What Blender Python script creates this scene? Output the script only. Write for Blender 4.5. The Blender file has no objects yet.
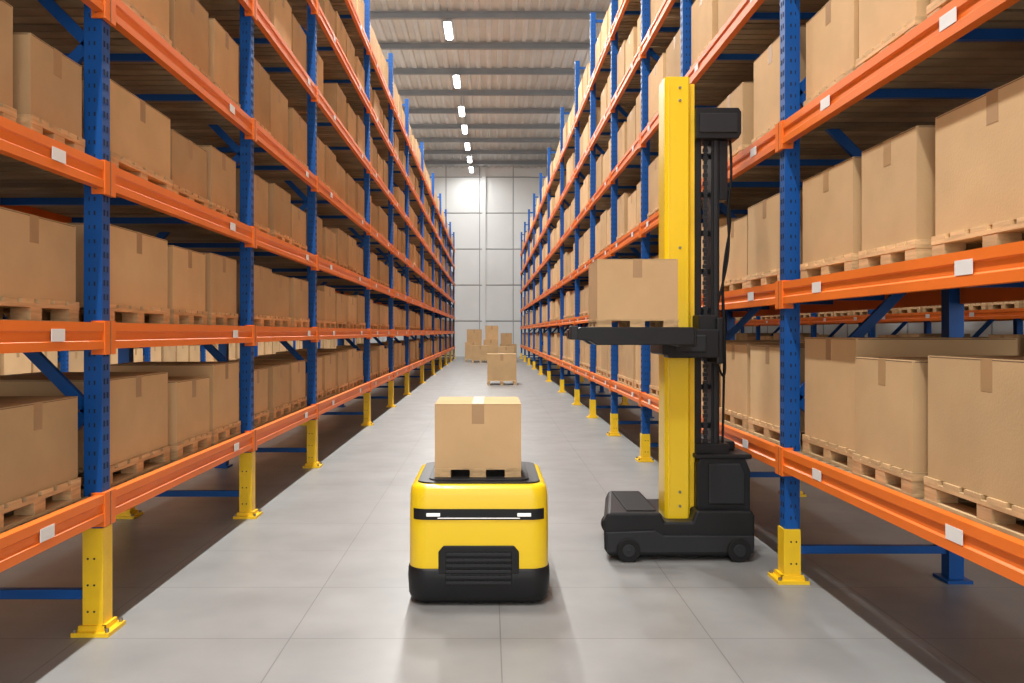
import bpy, bmesh, math, random
from mathutils import Vector, Matrix
random.seed(7)
scene = bpy.context.scene
COL = scene.collection
try:
    scene.view_settings.view_transform = 'Standard'
    scene.view_settings.look = 'None'
    scene.view_settings.exposure = 0.0
except Exception:
    pass

# ---------------------------------------------------------------- materials
def new_mat(name, color, rough=0.5, metal=0.0, emit=None, estr=0.0, var=0.0, nscale=6.0,
            tint=False, bump=0.0, bscale=60.0, stretch=(1, 1, 1), coat=0.0, spec=0.5):
    m = bpy.data.materials.new(name)
    m.use_nodes = True
    nt = m.node_tree
    N, L = nt.nodes, nt.links
    b = N['Principled BSDF']
    b.inputs['Base Color'].default_value = (*color, 1)
    b.inputs['Roughness'].default_value = rough
    b.inputs['Metallic'].default_value = metal
    b.inputs['Specular IOR Level'].default_value = spec
    if coat:
        b.inputs['Coat Weight'].default_value = coat
        b.inputs['Coat Roughness'].default_value = 0.15
    if emit:
        b.inputs['Emission Color'].default_value = (*emit, 1)
        b.inputs['Emission Strength'].default_value = estr
    tc = N.new('ShaderNodeTexCoord')
    mp = N.new('ShaderNodeMapping')
    mp.inputs['Scale'].default_value = stretch
    L.new(tc.outputs['Object'], mp.inputs['Vector'])
    if var > 0 or tint:
        nz = N.new('ShaderNodeTexNoise')
        nz.inputs['Scale'].default_value = nscale
        nz.inputs['Detail'].default_value = 5
        L.new(mp.outputs['Vector'], nz.inputs['Vector'])
        mr = N.new('ShaderNodeMapRange')
        mr.inputs['From Min'].default_value = 0.3
        mr.inputs['From Max'].default_value = 0.7
        mr.inputs['To Min'].default_value = 1 - var
        mr.inputs['To Max'].default_value = 1 + var
        L.new(nz.outputs['Fac'], mr.inputs['Value'])
        fac = mr.outputs['Result']
        if tint:
            at = N.new('ShaderNodeAttribute')
            at.attribute_name = 'tint'
            mu = N.new('ShaderNodeMath')
            mu.operation = 'MULTIPLY'
            L.new(fac, mu.inputs[0])
            L.new(at.outputs['Fac'], mu.inputs[1])
            fac = mu.outputs[0]
        vm = N.new('ShaderNodeVectorMath')
        vm.operation = 'SCALE'
        vm.inputs[0].default_value = color
        L.new(fac, vm.inputs['Scale'])
        L.new(vm.outputs['Vector'], b.inputs['Base Color'])
    if bump > 0:
        n2 = N.new('ShaderNodeTexNoise')
        n2.inputs['Scale'].default_value = bscale
        n2.inputs['Detail'].default_value = 4
        L.new(mp.outputs['Vector'], n2.inputs['Vector'])
        bp = N.new('ShaderNodeBump')
        bp.inputs['Strength'].default_value = bump
        bp.inputs['Distance'].default_value = 0.01
        L.new(n2.outputs['Fac'], bp.inputs['Height'])
        L.new(bp.outputs['Normal'], b.inputs['Normal'])
    return m

M_CARD = new_mat('cardboard', (0.60, 0.405, 0.212), 0.85, var=0.07, nscale=3, tint=True, bump=0.08, bscale=90, spec=0.2)
M_TAPE = new_mat('packing_tape', (0.40, 0.245, 0.115), 0.45, var=0.04, nscale=8)
M_SEAM = new_mat('carton_seam', (0.18, 0.11, 0.055), 0.9, var=0.05)
M_WOOD = new_mat('pallet_wood', (0.64, 0.44, 0.225), 0.8, var=0.22, nscale=5, tint=True, stretch=(3, 1, 10), bump=0.1)
M_DECK = new_mat('deck_slats', (0.33, 0.25, 0.15), 0.85, var=0.2, nscale=4, tint=True)
M_ORANGE = new_mat('orange_steel', (0.84, 0.185, 0.022), 0.42, var=0.06, nscale=2, spec=0.3)
M_BLUE = new_mat('blue_steel', (0.006, 0.080, 0.32), 0.42, var=0.10, nscale=3, spec=0.25)
M_YELLOW = new_mat('yellow_guard', (0.88, 0.56, 0.01), 0.42, var=0.10, nscale=5)
M_YELB = new_mat('yellow_bodywork', (0.93, 0.64, 0.010), 0.30, var=0.015, nscale=3, coat=0.3)
M_HOLE = new_mat('slot_dark', (0.004, 0.012, 0.035), 0.8, var=0.05)
M_LABEL = new_mat('label_white', (0.80, 0.80, 0.78), 0.6, var=0.04)
M_BOLT = new_mat('bolt_steel', (0.30, 0.28, 0.25), 0.35, 0.9, var=0.1)
M_BLACK = new_mat('black_paint', (0.010, 0.0105, 0.012), 0.45, var=0.1, nscale=4, bump=0.03, spec=0.3)
M_GREY = new_mat('dark_grey_plastic', (0.020, 0.021, 0.024), 0.5, var=0.1, nscale=4, bump=0.05, bscale=200, spec=0.3)
M_RUB = new_mat('rubber', (0.008, 0.008, 0.009), 0.7, var=0.1, spec=0.3)
M_LED = new_mat('led_strip', (0.8, 0.8, 0.78), 0.4, emit=(1, 0.98, 0.93), estr=0.45, var=0.01)
M_LAMP = new_mat('lamp_diffuser', (1, 1, 1), 0.4, emit=(1, 0.99, 0.97), estr=14.0, var=0.01)
M_ROOF = new_mat('roof_sheet', (0.50, 0.53, 0.55), 0.6, 0.0, var=0.06, nscale=1)
M_PURL = new_mat('purlin_steel', (0.22, 0.24, 0.26), 0.5, 0.0, var=0.06, nscale=2)
M_WALL = new_mat('wall_panel', (0.68, 0.70, 0.70), 0.6, var=0.03, nscale=0.7)
M_WALLJ = new_mat('wall_joint', (0.34, 0.35, 0.36), 0.7, var=0.03)

def floor_mat():
    m = bpy.data.materials.new('polished_concrete')
    m.use_nodes = True
    nt = m.node_tree
    N, L = nt.nodes, nt.links
    b = N['Principled BSDF']
    tc = N.new('ShaderNodeTexCoord')
    mp = N.new('ShaderNodeMapping')
    mp.inputs['Location'].default_value = (-0.06 + 1.1 * 40, -4.25 + 0.85 * 60, 0)
    L.new(tc.outputs['Object'], mp.inputs['Vector'])
    br = N.new('ShaderNodeTexBrick')
    br.offset = 0.0
    br.inputs['Scale'].default_value = 1.0
    br.inputs['Brick Width'].default_value = 1.1
    br.inputs['Row Height'].default_value = 0.85
    br.inputs['Mortar Size'].default_value = 0.0035
    br.inputs['Mortar Smooth'].default_value = 0.3
    br.inputs['Color1'].default_value = (1, 1, 1, 1)
    br.inputs['Color2'].default_value = (0.97, 0.97, 0.97, 1)
    br.inputs['Mortar'].default_value = (0.58, 0.57, 0.56, 1)
    L.new(mp.outputs['Vector'], br.inputs['Vector'])
    nz = N.new('ShaderNodeTexNoise')
    nz.inputs['Scale'].default_value = 1.7
    nz.inputs['Detail'].default_value = 8
    L.new(tc.outputs['Object'], nz.inputs['Vector'])
    cr = N.new('ShaderNodeValToRGB')
    cr.color_ramp.elements[0].position = 0.3
    cr.color_ramp.elements[0].color = (0.225, 0.227, 0.224, 1)
    cr.color_ramp.elements[1].position = 0.72
    cr.color_ramp.elements[1].color = (0.29, 0.292, 0.288, 1)
    L.new(nz.outputs['Fac'], cr.inputs['Fac'])
    mx = N.new('ShaderNodeMixRGB')
    mx.blend_type = 'MULTIPLY'
    mx.inputs['Fac'].default_value = 1
    L.new(cr.outputs['Color'], mx.inputs['Color1'])
    L.new(br.outputs['Color'], mx.inputs['Color2'])
    L.new(mx.outputs['Color'], b.inputs['Base Color'])
    n2 = N.new('ShaderNodeTexNoise')
    n2.inputs['Scale'].default_value = 5
    n2.inputs['Detail'].default_value = 6
    L.new(tc.outputs['Object'], n2.inputs['Vector'])
    mr = N.new('ShaderNodeMapRange')
    mr.inputs['To Min'].default_value = 0.32
    mr.inputs['To Max'].default_value = 0.46
    L.new(n2.outputs['Fac'], mr.inputs['Value'])
    L.new(mr.outputs['Result'], b.inputs['Roughness'])
    b.inputs['Specular IOR Level'].default_value = 0.42
    return m
M_FLOOR = floor_mat()

# ---------------------------------------------------------------- mesh builder
class MB:
    def __init__(self):
        self.v, self.f, self.m, self.t, self.mats = [], [], [], [], []
    def mi(self, mat):
        if mat not in self.mats:
            self.mats.append(mat)
        return self.mats.index(mat)
    def box(self, x0, x1, y0, y1, z0, z1, mat, t=1.0):
        if x0 > x1: x0, x1 = x1, x0
        if y0 > y1: y0, y1 = y1, y0
        n = len(self.v)
        self.v += [(x0, y0, z0), (x1, y0, z0), (x1, y1, z0), (x0, y1, z0),
                   (x0, y0, z1), (x1, y0, z1), (x1, y1, z1), (x0, y1, z1)]
        self.f += [(n, n+3, n+2, n+1), (n+4, n+5, n+6, n+7), (n, n+1, n+5, n+4),
                   (n+1, n+2, n+6, n+5), (n+2, n+3, n+7, n+6), (n+3, n, n+4, n+7)]
        k = self.mi(mat)
        self.m += [k] * 6
        self.t += [t] * 6
    def prism(self, pts, axis, a0, a1, mat, t=1.0):
        n = len(self.v); k = len(pts)
        for a in (a0, a1):
            for p, q in pts:
                self.v.append({'x': (a, p, q), 'y': (p, a, q), 'z': (p, q, a)}[axis])
        self.f.append(tuple(range(n, n+k)))
        self.f.append(tuple(range(n+2*k-1, n+k-1, -1)))
        for i in range(k):
            j = (i+1) % k
            self.f.append((n+i, n+k+i, n+k+j, n+j))
        self.m += [self.mi(mat)] * (k+2)
        self.t += [t] * (k+2)
    def cyl(self, c, r, axis, h, mat, n=24, t=1.0):
        pts = [(r*math.cos(2*math.pi*i/n), r*math.sin(2*math.pi*i/n)) for i in range(n)]
        x, y, z = c
        if axis == 'x':
            self.prism([(y+p, z+q) for p, q in pts], 'x', x, x+h, mat, t)
        elif axis == 'y':
            self.prism([(x+p, z+q) for p, q in pts], 'y', y, y+h, mat, t)
        else:
            self.prism([(x+p, y+q) for p, q in pts], 'z', z, z+h, mat, t)
    def bar(self, p, q, w, h, mat, t=1.0):
        p, q = Vector(p), Vector(q)
        d = (q-p).normalized()
        up = Vector((0, 1, 0)) if abs(d.y) < 0.9 else Vector((0, 0, 1))
        a = d.cross(up).normalized() * (w/2)
        b = d.cross(a).normalized() * (h/2)
        n = len(self.v)
        for c in (p, q):
            for s1, s2 in ((-1, -1), (1, -1), (1, 1), (-1, 1)):
                self.v.append(tuple(c + a*s1 + b*s2))
        self.f += [(n, n+1, n+2, n+3), (n+7, n+6, n+5, n+4)]
        for i in range(4):
            j = (i+1) % 4
            self.f.append((n+i, n+4+i, n+4+j, n+j))
        self.m += [self.mi(mat)] * 6
        self.t += [t] * 6
    def loft(self, rings, mat, cap0=True, cap1=True, t=1.0):
        n = len(self.v); k = len(rings[0])
        for r in rings:
            self.v += [tuple(p) for p in r]
        c = 0
        for a in range(len(rings)-1):
            for i in range(k):
                j = (i+1) % k
                self.f.append((n+a*k+i, n+a*k+j, n+(a+1)*k+j, n+(a+1)*k+i)); c += 1
        if cap0:
            self.f.append(tuple(range(n+k-1, n-1, -1))); c += 1
        if cap1:
            o = n+(len(rings)-1)*k
            self.f.append(tuple(range(o, o+k))); c += 1
        self.m += [self.mi(mat)] * c
        self.t += [t] * c
    def mesh(self, name, recalc=False):
        me = bpy.data.meshes.new(name)
        me.from_pydata(self.v, [], self.f)
        for m in self.mats:
            me.materials.append(m)
        me.polygons.foreach_set('material_index', self.m)
        at = me.attributes.new('tint', 'FLOAT', 'FACE')
        at.data.foreach_set('value', self.t)
        me.update()
        if recalc:
            bm = bmesh.new(); bm.from_mesh(me)
            bmesh.ops.recalc_face_normals(bm, faces=bm.faces)
            bm.to_mesh(me); bm.free()
        return me
    def obj(self, name, parent=None, bevel=0.0, smooth=False, recalc=True, seg=2):
        me = self.mesh(name, recalc)
        o = bpy.data.objects.new(name, me)
        COL.objects.link(o)
        if parent: o.parent = parent
        if bevel:
            md = o.modifiers.new('bevel', 'BEVEL')
            md.width = bevel; md.segments = seg; md.limit_method = 'ANGLE'
            md.angle_limit = math.radians(40)
            md.harden_normals = False
        return o

def empty(name, loc=(0, 0, 0)):
    e = bpy.data.objects.new(name, None)
    e.empty_display_size = 0.3
    e.location = loc
    COL.objects.link(e)
    return e

# ---------------------------------------------------------------- room shell
WALL_Y = 52.0
HC = 12.1
HW = 13.5
b = MB(); b.box(-HW, HW, -9, WALL_Y, -0.2, 0.0, M_FLOOR); b.obj('floor', recalc=False)

b = MB()
b.box(-HW, HW, WALL_Y+0.06, WALL_Y+0.3, 0, HC+0.4, M_WALLJ)
px = -HW
while px < HW:
    pz = 0.0
    for hh in (2.3, 2.3, 2.3, 2.3, 2.3, 1.0):
        z1 = min(pz+hh-0.05, HC+0.3)
        b.box(px+0.03, min(px+2.15-0.03, HW), WALL_Y, WALL_Y+0.08, pz+0.03, z1, M_WALL)
        pz += hh
    px += 2.15
for cx in (-6.6, -0.33, 5.9):
    b.box(cx-0.12, cx+0.12, WALL_Y-0.2, WALL_Y, 0, HC, M_WALL)
b.obj('wall_back', recalc=False)
for s, nm in ((-1, 'wall_left'), (1, 'wall_right')):
    b = MB()
    b.box(s*HW, s*(HW+0.2), -9, WALL_Y, 0, HC+0.4, M_WALL)
    y = -9
    while y < WALL_Y:
        b.box(s*(HW-0.03), s*HW, y, y+0.05, 0, HC, M_WALLJ); y += 2.2
    b.obj(nm, recalc=False)

b = MB()
prof = []
x = -HW
per = 0.42
while x < HW:
    prof += [(x, HC), (x+per*0.3, HC), (x+per*0.42, HC+0.06), (x+per*0.88, HC+0.06)]
    x += per
n0 = len(b.v)
for (px, pz) in prof:
    b.v.append((px, -9, pz)); b.v.append((px, WALL_Y+0.3, pz))
for i in range(len(prof)-1):
    b.f.append((n0+2*i, n0+2*i+1, n0+2*i+3, n0+2*i+2)); b.m.append(b.mi(M_ROOF)); b.t.append(1.0)
b.box(-HW, HW, -9, WALL_Y+0.3, HC+0.14, HC+0.3, M_ROOF)
b.obj('ceiling', recalc=False)
root = empty('roof_purlins')
b = MB()
y = 26.7 - 2.9*12
while y < WALL_Y-0.5:
    b.box(-HW, HW, y-0.08, y+0.08, HC-0.03, HC-0.002, M_PURL)
    b.box(-HW, HW, y-0.02, y+0.02, HC-0.20, HC-0.03, M_PURL)
    b.box(-HW, HW, y-0.08, y+0.08, HC-0.22, HC-0.20, M_PURL)
    y += 2.9
b.obj('purlin_beams', root, recalc=False)

# ---------------------------------------------------------------- pallet loads
def add_pallet(b, x0, x1, y0, y1, z, h, t, runx=False):
    tb = h*0.17
    L = y1-y0; D = x1-x0
    bw = 0.10
    for i in range(3):
        xa = x0 + (D-bw)*i/2
        b.box(xa, xa+bw, y0, y1, z, z+tb*0.8, M_WOOD, t*random.uniform(.8, 1.0))
    for i in range(3):
        for j in range(3):
            xa = x0 + (D-bw)*i/2
            ya = y0 + (L-bw)*j/2
            b.box(xa+0.002, xa+bw-0.002, ya+0.002, ya+bw-0.002, z+tb*0.8, z+h-2*tb, M_WOOD, t*random.uniform(.75, 1.0))
    for i in range(3):
        xa = x0 + (D-bw)*i/2
        b.box(xa, xa+bw, y0, y1, z+h-2*tb, z+h-tb, M_WOOD, t*random.uniform(.85, 1.05))
    n = 6; w = L/n*0.78
    for i in range(n):
        ya = y0 + (L-w)*i/(n-1)
        b.box(x0, x1, ya, ya+w, z+h-tb, z+h, M_WOOD, t*random.uniform(.85, 1.1))

def add_carton(b, x0, x1, y0, y1, z0, z1, t, tape_axis='x', tapew=0.07, drop=0.13):
    b.box(x0, x1, y0, y1, z0, z1, M_CARD, t)
    e = 0.0012
    if tape_axis == 'x':
        c = (y0+y1)/2
        b.box(x0-e, x1+e, c-tapew/2, c+tapew/2, z1-drop, z1+e, M_TAPE)
        b.box(x0-e*.5, x1+e*.5, y0+0.01, y1-0.01, z1-0.008, z1-0.0035, M_SEAM)
        b.box(x0+0.01, x1-0.01, y0-e*.5, y1+e*.5, z1-0.008, z1-0.0035, M_SEAM)
        b.box(x0+0.01, x1-0.01, c-0.0015, c+0.0015, z1, z1+e*1.3, M_SEAM)
    else:
        c = (x0+x1)/2
        b.box(c-tapew/2, c+tapew/2, y0-e, y1+e, z1-drop, z1+e, M_TAPE)
        b.box(x0+0.01, x1-0.01, y0-e*.5, y1+e*.5, z1-0.006, z1-0.0035, M_SEAM)
        b.box(x0-e*.5, x1+e*.5, y0+0.01, y1-0.01, z1-0.006, z1-0.0035, M_SEAM)

# ---------------------------------------------------------------- racks
DEPTH = 1.05
RTOP = 7.55
BH = 0.14
def build_rack(s, U, frames, levels, guard_h, near_loads=True, nlen=0.88, frac=0.76):
    root = empty('pallet_rack')
    X = lambda u: s*u
    b = MB(); g = MB()
    for fi, y in enumerate(frames):
        for k, u in enumerate((U, U+DEPTH)):
            b.box(X(u-0.048), X(u-0.040), y-0.045, y+0.045, 0.02, RTOP, M_BLUE)
            b.box(X(u-0.040), X(u+0.048), y-0.045, y-0.037, 0.02, RTOP, M_BLUE)
            b.box(X(u-0.040), X(u+0.048), y+0.037, y+0.045, 0.02, RTOP, M_BLUE)
            b.box(X(u+0.040), X(u+0.048), y-0.037, y-0.012, 0.02, RTOP, M_BLUE)
            b.box(X(u+0.040), X(u+0.048), y+0.012, y+0.037, 0.02, RTOP, M_BLUE)
            if k == 0 and y < 22:
                z = 0.72 if guard_h > .5 else 0.4
                while z < RTOP-0.05:
                    b.box(X(u-0.0495), X(u-0.047), y-0.026, y-0.010, z, z+0.032, M_HOLE)
                    b.box(X(u-0.0495), X(u-0.047), y+0.010, y+0.026, z, z+0.032, M_HOLE)
                    b.box(X(u-0.014), X(u-0.005), y-0.0465, y-0.044, z, z+0.022, M_HOLE)
                    b.box(X(u+0.016), X(u+0.022), y-0.0465, y-0.044, z, z+0.022, M_HOLE)
                    z += 0.075
            if k == 0 or fi % 2 == 1:
                gh = guard_h
                g.box(X(u-0.058), X(u-0.049), y-0.054, y+0.054, 0.02, gh, M_YELLOW)
                g.box(X(u-0.049), X(u+0.050), y-0.054, y-0.046, 0.02, gh, M_YELLOW)
                g.box(X(u-0.049), X(u+0.050), y+0.046, y+0.054, 0.02, gh, M_YELLOW)
                g.box(X(u-0.11), X(u+0.09), y-0.10, y+0.10, 0.0, 0.022, M_YELLOW)
                g.box(X(u-0.075), X(u-0.058), y-0.075, y+0.075, 0.02, 0.05, M_YELLOW)
                g.box(X(u-0.075), X(u+0.065), y-0.072, y-0.054, 0.02, 0.05, M_YELLOW)
                if y < 15:
                    for du, dy in ((-0.092, -0.08), (-0.092, 0.08), (0.076, -0.086)):
                        g.cyl((X(u+du), y+dy, 0.022), 0.011, 'z', 0.018, M_BOLT, 8)
                    zz = 0.12
                    while zz < gh-0.03:
                        g.cyl((X(u-0.012), y-0.0565, zz), 0.006, 'y', 0.004, M_HOLE, 8)
                        g.cyl((X(u+0.022), y-0.0565, zz), 0.006, 'y', 0.004, M_HOLE, 8)
                        zz += 0.14
            else:
                g.box(X(u-0.08), X(u+0.08), y-0.09, y+0.09, 0.0, 0.02, M_BLUE)
        for z in (0.2, RTOP-0.15):
            b.box(X(U+0.04), X(U+DEPTH-0.04), y-0.02, y+0.02, z-0.025, z+0.025, M_BLUE)
        z = 0.2; side = 0
        while z < RTOP-1.1:
            u0, u1 = (U+0.04, U+DEPTH-0.04) if side == 0 else (U+DEPTH-0.04, U+0.04)
            b.bar((X(u1), y, z), (X(u0), y, z+0.98), 0.06, 0.035, M_BLUE)
            z += 0.98; side = 1-side
    b.obj('upright_frames', root, recalc=False)
    g.obj('post_guards', root, recalc=False)
    b = MB(); lb = MB(); dk = MB()
    prof = [(0, 0), (0, 0.042), (0.010, 0.050), (0.010, 0.088), (0, 0.096), (0, 0.140),
            (0.05, 0.140), (0.05, 0.0)]
    for zc in levels:
        z0 = zc-BH/2
        for i in range(len(frames)-1):
            ya, yb = frames[i], frames[i+1]
            uf = U-0.068
            pts = [(X(uf+p), z0+q) for p, q in prof]
            b.prism(pts, 'y', ya+0.062, yb-0.062, M_ORANGE)
            ub = U+DEPTH+0.068
            b.box(X(ub-0.05), X(ub), ya+0.05, yb-0.05, z0, z0+BH, M_ORANGE)
            nt = 3
            for j in range(1, nt):
                yy = ya+(yb-ya)*j/nt
                b.box(X(U), X(U+DEPTH), yy-0.015, yy+0.015, z0+0.06, z0+0.105, M_BLUE)
            if ya < 32 and near_loads:
                for fr in ([0.80] if (yb-ya) < 3.2 and s < 0 else [0.22, 0.75]):
                    yy = ya + (yb-ya)*(fr+random.uniform(-0.04, 0.04))
                    lb.box(X(uf-0.002), X(uf+0.001), yy-0.06, yy+0.06, z0+0.045, z0+0.105, M_LABEL)
        for y in frames:
            b.box(X(U-0.073), X(U-0.050), y-0.062, y+0.062, z0-0.03, z0+BH+0.010, M_ORANGE)
            b.box(X(U-0.050), X(U+0.0), y-0.062, y-0.048, z0-0.03, z0+BH+0.010, M_ORANGE)
            b.box(X(U-0.0745), X(U-0.073), y-0.003, y+0.003, z0-0.03, z0+BH+0.010, M_SEAM)
            if y < 16:
                for zz in (0.0, 0.12):
                    b.cyl((X(U-0.025), y-0.068, z0+zz), 0.007, 'y', 0.006, M_BOLT, 8)
        y = frames[0]+0.08
        while y < frames[-1]-0.08:
            dk.box(X(U-0.016), X(U+DEPTH+0.016), y, y+0.092, z0+BH-0.035, z0+BH-0.012, M_DECK, random.uniform(.7, 1.15))
            y += 0.118
    b.obj('load_beams', root, recalc=False)
    lb.obj('beam_labels', root, recalc=False)
    dk.obj('shelf_decks', root, recalc=False)
    far = MB()
    for li, zc in enumerate(levels):
        zt = zc+BH/2-0.010
        nxt = levels[li+1]-BH/2 if li+1 < len(levels) else zc+1.05
        clear = nxt-(zc+BH/2)
        for i in range(len(frames)-1):
            ya, yb = frames[i]+0.09, frames[i+1]-0.09
            n = max(2, round((yb-ya)/nlen))
            edges = [ya+(yb-ya)*j/n for j in range(n+1)]
            if s > 0 and abs(frames[i]-2.65) < .01:
                edges = [2.72, 3.69, 4.36, 5.17] if li < 3 else [2.72, 3.5, 4.3, 5.17]
            if s < 0 and abs(frames[i]-4.36) < .01:
                edges = [4.46, 5.47, 6.24, 6.98]
            if s < 0 and abs(frames[i]-1.66) < .01:
                edges = [1.75, 2.6, 3.4, 4.28] if li < 2 else [1.75, 2.85, 3.72, 4.28]
            for j in range(len(edges)-1):
                pitch = edges[j+1]-edges[j]
                if random.random() < 0.06 and ya > 8: continue
                L = pitch*random.uniform(0.85, 0.92)
                yc = (edges[j]+edges[j+1])/2+random.uniform(-.012, .012)
                ph = 0.115
                fr = frac*(0.90 if li >= 2 else (1.0 if s < 0 else 0.97))
                H = clear*fr*random.uniform(0.88, 1.07)-ph
                D = random.uniform(0.84, 0.92)
                uo = random.uniform(-0.005, 0.04)
                xa, xb = sorted((X(U+0.0+uo), X(U+uo+D)))
                t = random.uniform(0.80, 1.14)
                near = near_loads and 1.2 < frames[i] < 8.2 and li < 5
                tb = MB() if near else far
                add_pallet(tb, xa, xb, yc-L/2, yc+L/2, zt, ph, random.uniform(.85, 1.1))
                ins = 0.012
                add_carton(tb, xa+ins, xb-ins, yc-L/2+ins, yc+L/2-ins, zt+ph, zt+ph+H, t, tapew=0.075, drop=0.13)
                if near:
                    tb.obj('cardboard_box_on_pallet', None, bevel=0.0045, recalc=False)
    fo = far.obj('palletized_cardboard_boxes', None, recalc=False)
    return root, fo

FL = [-1.1, 1.66, 4.36, 7.06, 9.66, 14.0, 17.4, 20.8, 25.5, 30.5, 35.0, 39.5, 44.0, 48.5]
FR = [0.05, 2.65, 5.25, 8.0, 10.1, 12.6, 15.2, 17.9, 21.6, 26.3, 30.5, 35.0, 39.5, 44.0, 48.5]
LL = [0.67, 1.58, 2.43, 3.36, 4.42, 5.45, 6.45]
LR = [0.78, 1.85, 2.87, 3.98, 5.08, 6.2]
UL, UR = 2.10, 1.94
rl, fl = build_rack(-1, UL, FL, LL, 0.56)
rr, fr_ = build_rack(1, UR, FR, LR, 0.34)
def dup(root, stock, dx):
    e = empty('pallet_rack', (dx, 0, 0))
    for c in root.children:
        o = c.copy(); o.parent = e; COL.objects.link(o)
    o = stock.copy(); o.location.x += dx; COL.objects.link(o)
dup(rl, fl, -5.2)
dup(rr, fr_, 5.2)

# ---------------------------------------------------------------- mobile robot
def rrect(cx, cy, hx, hy, r, z, n=10):
    pts = []
    for (sx, sy, a0) in ((1, 1, 0), (-1, 1, 90), (-1, -1, 180), (1, -1, 270)):
        for i in range(n+1):
            a = math.radians(a0+90*i/n)
            pts.append((cx+sx*(hx-r)+r*math.cos(a), cy+sy*(hy-r)+r*math.sin(a), z))
    return pts
RX, RY = -0.06, 5.185
HX, HY, RR = 0.412, 0.44, 0.11
robot = empty('autonomous_mobile_robot')
b = MB()
b.loft([rrect(RX, RY, HX+dx, HY+dx, RR+dx, z) for z, dx in
        ((0.195, -0.03), (0.20, -0.004), (0.23, 0.0), (0.50, 0.0), (0.64, -0.004), (0.68, -0.010), (0.695, -0.018), (0.703, -0.035), (0.705, -0.06))], M_YELB)
o = b.obj('body_shell', robot, recalc=True)
for p in o.data.polygons: p.use_smooth = len(p.vertices) == 4
b = MB()
b.loft([rrect(RX, RY, HX+dx, HY+dx, RR+dx, z) for z, dx in
        ((0.02, -0.04), (0.025, -0.01), (0.06, 0.004), (0.16, 0.010), (0.205, 0.008), (0.22, -0.002), (0.222, -0.03))], M_BLACK)
o = b.obj('base_skirt', robot)
for p in o.data.polygons: p.use_smooth = len(p.vertices) == 4
b = MB()
for wx in (-0.25, 0.25):
    for wy in (-0.25, 0.25):
        b.cyl((RX+wx-0.03, RY+wy, 0.05), 0.05, 'x', 0.06, M_RUB, 20)
b.obj('wheels', robot)
b = MB()
b.loft([rrect(RX, RY, 0.365, 0.385, 0.09, z) for z in (0.70, 0.714)], M_BLACK)
b.loft([rrect(RX, RY, 0.30, 0.33, 0.06, z) for z in (0.712, 0.722)], M_GREY)
b.obj('load_deck', robot, bevel=0.003)
def wrap(b, z0, z1, xa, xb, off, mat, inner=0.02, front=True):
    ring = rrect(RX, RY, HX+off, HY+off, RR+off, 0, 16)
    inn = rrect(RX, RY, HX-inner, HY-inner, max(RR-inner, 0.01), 0, 16)
    idx = [i for i, p in enumerate(ring) if ((p[1] < RY) == front) and (xa <= p[0]-RX <= xb)]
    idx.sort(key=lambda i: ring[i][0])
    pts = [ring[i] for i in idx]; ip = [inn[i] for i in idx]
    n = len(b.v); k = len(pts)
    for z in (z0, z1):
        b.v += [(p[0], p[1], z) for p in pts]
        b.v += [(p[0], p[1], z) for p in ip]
    c = 0
    for i in range(k-1):
        b.f.append((n+i, n+i+1, n+2*k+i+1, n+2*k+i)); c += 1
        b.f.append((n+i, n+k+i, n+k+i+1, n+i+1)); c += 1
        b.f.append((n+2*k+i, n+2*k+i+1, n+3*k+i+1, n+3*k+i)); c += 1
        b.f.append((n+k+i, n+3*k+i, n+3*k+i+1, n+k+i+1)); c += 1
    b.f.append((n, n+2*k, n+3*k, n+k)); c += 1
    b.f.append((n+k-1, n+2*k-1, n+4*k-1, n+3*k-1)); c += 1
    b.m += [b.mi(mat)]*c; b.t += [1.0]*c
b = MB()
wrap(b, 0.505, 0.568, -0.385, 0.385, 0.004, M_BLACK)
wrap(b, 0.495, 0.505, -0.37, 0.37, 0.003, M_YELLOW)
b.obj('sensor_slot', robot)
b = MB()
fy = RY-HY
for x0, x1 in ((-0.305, -0.225), (0.225, 0.305)):
    b.box(RX+x0, RX+x1, fy-0.010, fy+0.02, 0.526, 0.545, M_LED)
b.box(RX-0.24, RX+0.24, fy-0.008, fy+0.01, 0.513, 0.518, M_LED)
b.obj('led_lights', robot, bevel=0.002)
b = MB()
b.prism([(RX-0.235, 0.19), (RX+0.235, 0.19), (RX+0.235, 0.32), (RX+0.205, 0.355), (RX-0.205, 0.355), (RX-0.235, 0.32)], 'y', fy-0.010, fy+0.03, M_BLACK)
b.obj('grille_surround', robot, bevel=0.006)
b = MB()
for i in range(6):
    z = 0.135+i*0.033
    b.box(RX-0.19, RX+0.19, fy-0.022, fy-0.008, z, z+0.017, M_GREY)
for i in range(12):
    x = RX-0.19+i*0.0345
    b.box(x-0.002, x+0.002, fy-0.019, fy-0.008, 0.13, 0.325, M_RUB)
b.obj('grille_slats', robot, bevel=0.002)
b = MB()
add_pallet(b, RX-0.27, RX+0.255, 4.92, 5.48, 0.722, 0.055, 0.9)
add_carton(b, RX-0.268, RX+0.255, 4.92, 5.47, 0.777, 1.165, 0.98, tape_axis='y', tapew=0.075, drop=0.12)
b.obj('cardboard_box_on_pallet', None, bevel=0.006)

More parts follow.
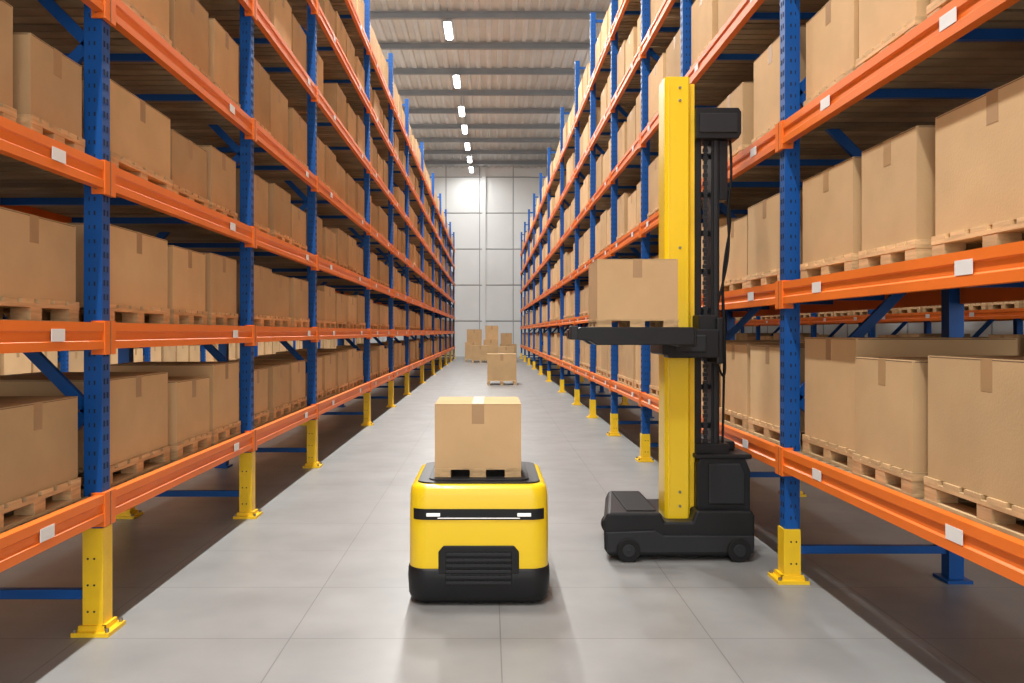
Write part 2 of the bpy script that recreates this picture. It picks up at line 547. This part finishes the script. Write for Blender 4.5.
# ---------------------------------------------------------------- stacker truck
tr = empty('pallet_stacker_truck')
b = MB()
b.prism([(0.805, 0.08), (0.80, 0.28), (0.83, 0.335), (1.20, 0.335), (1.23, 0.27), (1.42, 0.27), (1.45, 0.35),
         (1.84, 0.35), (1.86, 0.31), (1.86, 0.08), (1.83, 0.03), (0.84, 0.03)], 'y', 5.69, 6.5, M_BLACK)
b.v = [(x+(0.13 if (y > 6 and x < 1.0) else 0), y, z) for x, y, z in b.v]
b.obj('chassis', tr, bevel=0.018, seg=3)
b = MB()
b.prism([(0.815, 0.205), (1.16, 0.215), (1.22, 0.18), (1.845, 0.18), (1.845, 0.06), (0.825, 0.06)], 'y', 5.665, 5.71, M_GREY)
b.box(0.97, 1.18, 5.74, 6.42, 0.33, 0.345, M_RUB)
b.obj('chassis_panels', tr, bevel=0.012)
b = MB()
b.prism([(1.47, 0.30), (1.85, 0.30), (1.85, 0.62), (1.81, 0.72), (1.50, 0.72), (1.47, 0.66)], 'y', 5.76, 6.40, M_BLACK)
b.prism([(1.55, 0.38), (1.81, 0.38), (1.81, 0.60), (1.78, 0.67), (1.55, 0.67)], 'y', 5.747, 5.77, M_GREY)
b.box(1.46, 1.86, 5.75, 6.42, 0.70, 0.735, M_BLACK)
b.box(1.62, 1.80, 5.95, 6.30, 0.735, 0.80, M_BLACK)
b.obj('motor_housing', tr, bevel=0.018, seg=3)
for x in (0.97, 1.74):
    for y in (5.645, 6.40):
        b = MB()
        b.cyl((x, y, 0.082), 0.082, 'y', 0.07, M_RUB, 36)
        b.cyl((x, y-0.006, 0.082), 0.045, 'y', 0.012, M_GREY, 24)
        b.cyl((x, y-0.010, 0.082), 0.012, 'y', 0.01, M_GREY, 12)
        b.obj('wheel', tr, bevel=0.008)
b = MB()
b.prism([(1.255, 5.82), (1.275, 5.80), (1.42, 5.80), (1.435, 5.815), (1.435, 6.02), (1.255, 6.02)], 'z', 0.27, 3.42, M_YELB)
b.prism([(1.435, 5.84), (1.475, 5.84), (1.475, 6.0), (1.435, 6.0)], 'z', 0.27, 3.38, M_YELLOW)
b.box(1.287, 1.291, 5.797, 5.81, 0.35, 3.36, M_YELLOW)
for z in (0.36, 0.46, 2.2, 3.25, 3.34):
    b.cyl((1.36, 5.79, z), 0.010, 'y', 0.012, M_BOLT, 12)
b.obj('mast_column_yellow', tr, bevel=0.006)
b = MB()
b.box(1.478, 1.53, 5.86, 6.02, 0.7, 3.0, M_BLACK)
b.box(1.60, 1.66, 5.86, 6.02, 0.7, 3.0, M_BLACK)
b.box(1.615, 1.645, 5.845, 5.86, 0.75, 3.0, M_GREY)
z = 0.9
while z < 2.95:
    b.box(1.53, 1.60, 5.92, 5.95, z, z+0.04, M_BLACK); z += 0.28
b.prism([(1.475, 2.98), (1.78, 2.98), (1.80, 3.02), (1.80, 3.17), (1.78, 3.20), (1.475, 3.20)], 'y', 5.80, 6.05, M_BLACK)
b.box(1.50, 1.77, 5.79, 5.81, 3.02, 3.16, M_GREY)
b.box(1.475, 1.72, 5.82, 6.03, 0.70, 0.80, M_BLACK)
b.box(1.66, 1.72, 5.86, 5.98, 2.55, 2.98, M_BLACK)
b.obj('mast_rails', tr, bevel=0.006)
b = MB()
z = 0.8
i = 0
while z < 2.98:
    w = 0.012 if i % 2 else 0.018
    b.box(1.565-w, 1.565+w, 5.885, 5.90, z, z+0.028, M_GREY); z += 0.03; i += 1
b.obj('lift_chain', tr, recalc=False)
def hose(pts, r=0.009):
    cu = bpy.data.curves.new('hose', 'CURVE'); cu.dimensions = '3D'
    cu.bevel_depth = r; cu.bevel_resolution = 3
    sp = cu.splines.new('NURBS'); sp.points.add(len(pts)-1)
    for p, q in zip(sp.points, pts): p.co = (*q, 1)
    sp.use_endpoint_u = True; sp.order_u = 3
    cu.materials.append(M_RUB)
    o = bpy.data.objects.new('hose', cu); COL.objects.link(o); o.parent = tr
hose([(1.70, 5.9, 3.0), (1.71, 5.9, 2.7), (1.76, 5.9, 2.4), (1.70, 5.9, 2.1), (1.69, 5.9, 1.8), (1.71, 5.9, 1.4), (1.69, 5.9, 0.73)])
hose([(1.74, 5.88, 3.0), (1.76, 5.88, 2.75), (1.72, 5.88, 2.5), (1.74, 5.88, 2.2), (1.68, 5.88, 1.9), (1.62, 5.86, 1.72)])
hose([(1.58, 5.84, 1.6), (1.63, 5.80, 1.35), (1.69, 5.82, 1.25), (1.70, 5.86, 1.5), (1.69, 5.88, 1.9)], 0.008)
b = MB()
b.box(1.24, 1.60, 5.62, 5.79, 1.42, 1.62, M_BLACK)
b.box(1.20, 1.255, 5.62, 6.05, 1.44, 1.60, M_BLACK)
b.box(1.575, 1.62, 5.62, 6.05, 1.38, 1.70, M_BLACK)
b.box(1.46, 1.60, 5.66, 5.86, 1.50, 1.72, M_BLACK)
b.box(1.22, 1.60, 6.03, 6.08, 1.44, 1.60, M_BLACK)
b.box(1.28, 1.50, 5.605, 5.625, 1.46, 1.58, M_GREY)
b.obj('carriage', tr, bevel=0.01)
b = MB()
for y in (5.30, 5.66):
    b.prism([(0.55, 1.555), (0.55, 1.615), (0.60, 1.632), (1.34, 1.632), (1.34, 1.515), (0.70, 1.515), (0.66, 1.54)], 'y', y, y+0.11, M_BLACK)
b.box(1.24, 1.36, 5.32, 5.80, 1.505, 1.62, M_BLACK)
b.box(0.53, 0.58, 5.29, 5.42, 1.55, 1.64, M_GREY)
b.obj('forks', tr, bevel=0.006)
b = MB()
add_pallet(b, 0.70, 1.235, 5.30, 5.76, 1.632, 0.05, 0.75)
add_carton(b, 0.705, 1.23, 5.30, 5.76, 1.682, 2.075, 0.95, tape_axis='y', tapew=0.06, drop=0.12)
b.obj('cardboard_box_on_pallet', None, bevel=0.006)

# ---------------------------------------------------------------- floor stock far down the aisle
b = MB()
add_pallet(b, -0.06, 0.84, 24.6, 25.5, 0.0, 0.14, 1.0)
add_carton(b, -0.05, 0.83, 24.61, 25.49, 0.14, 0.93, 0.85, tape_axis='y', tapew=0.09, drop=0.2)
b.obj('cardboard_box_on_pallet', None, bevel=0.006)
b = MB()
for (x, y, w, h, z) in ((-1.3, 44, .9, .9, .14), (-0.3, 44, .8, 1.05, .14), (0.6, 44.2, .9, .8, .14),
                        (-0.2, 44.1, .7, .75, 1.19), (0.65, 44.3, .6, .6, .94), (-1.2, 44.1, .8, .7, 1.04), (0.5, 42.5, .8, .7, .14),
                        (-0.9, 42.6, .9, .75, .14)):
    if z < 0.2: add_pallet(b, x, x+w, y, y+.8, 0, .14, 1.0)
    add_carton(b, x, x+w, y, y+.8, z, z+h, random.uniform(.75, .95), tape_axis='y', tapew=0.08, drop=0.2)
b.obj('stacked_cardboard_boxes', None, recalc=False)

# ---------------------------------------------------------------- lamps and added fill globes
lampY = [-4, 1.5, 7, 12, 17, 22, 27.1, 32.6, 37.0, 40.3, 44.0, 47.3, 50.3]
for y in lampY:
    x = -1.35 if y < 30 else -1.35+(y-27)*0.011
    o = MB()
    o.box(x-0.14, x+0.14, y-0.80, y+0.80, 11.64, 11.68, M_PURL)
    pts = [(x+0.115*math.cos(math.radians(a)), y+0.66+0.115*math.sin(math.radians(a))) for a in range(0, 181, 20)] + \
          [(x+0.115*math.cos(math.radians(a)), y-0.66+0.115*math.sin(math.radians(a))) for a in range(180, 361, 20)]
    o.prism(pts, 'z', 11.595, 11.64, M_LAMP)
    o.box(x-0.01, x+0.01, y-0.7, y-0.68, 11.68, 12.1, M_PURL)
    o.box(x-0.01, x+0.01, y+0.68, y+0.7, 11.68, 12.1, M_PURL)
    ob = o.obj('ceiling_lamp', None, recalc=False)
    ld = bpy.data.lights.new('lamp_light', 'AREA')
    ld.shape = 'RECTANGLE'; ld.size = 0.22; ld.size_y = 1.4
    ld.energy = 620 if y < 35 else (350 if y < 46 else 100); ld.color = (1.0, 0.985, 0.95)
    lo = bpy.data.objects.new('lamp_light', ld)
    lo.location = (x, y, 11.585); lo.parent = ob
    COL.objects.link(lo)
for px in (5.6, -5.8):  # added globes, unseen behind the racks, put in to brighten the ceiling
    for y in (4, 13, 22, 31, 40):
        o = MB()
        rings = []
        for i in range(1, 12):
            a = math.pi*i/12
            rings.append([(px+0.22*math.sin(a)*math.cos(2*math.pi*k/20), y+0.22*math.sin(a)*math.sin(2*math.pi*k/20), 9.4-0.22*math.cos(a)) for k in range(20)])
        o.loft(rings, M_LAMP)
        o.cyl((px, y, 9.6), 0.05, 'z', 0.1, M_PURL, 12)
        o.cyl((px, y, 9.7), 0.008, 'z', 2.4, M_PURL, 6)
        ob = o.obj('added_fill_globe', None, recalc=False)
        ld = bpy.data.lights.new('added_fill_light', 'POINT')
        ld.shadow_soft_size = 0.3; ld.energy = 300; ld.color = (1.0, 0.99, 0.965)
        lo = bpy.data.objects.new('added_fill_light', ld)
        lo.location = (px, y, 9.4); lo.parent = ob
        COL.objects.link(lo)

# ---------------------------------------------------------------- world
w = bpy.data.worlds.new('World'); scene.world = w
w.use_nodes = True
bg = w.node_tree.nodes['Background']
bg.inputs['Color'].default_value = (1.0, 0.985, 0.955, 1)
bg.inputs['Strength'].default_value = 2.4

# ---------------------------------------------------------------- camera
cd = bpy.data.cameras.new('camera')
cd.sensor_width = 36; cd.lens = 814/1024*36
cd.shift_x = (512-489)/1024
cd.shift_y = (332-341.5)/1024
cd.clip_end = 200; cd.clip_start = 0.05
cam = bpy.data.objects.new('camera', cd)
cam.location = (0, 0, 1.6)
cam.rotation_euler = (math.radians(90), 0, 0)
COL.objects.link(cam)
scene.camera = cam
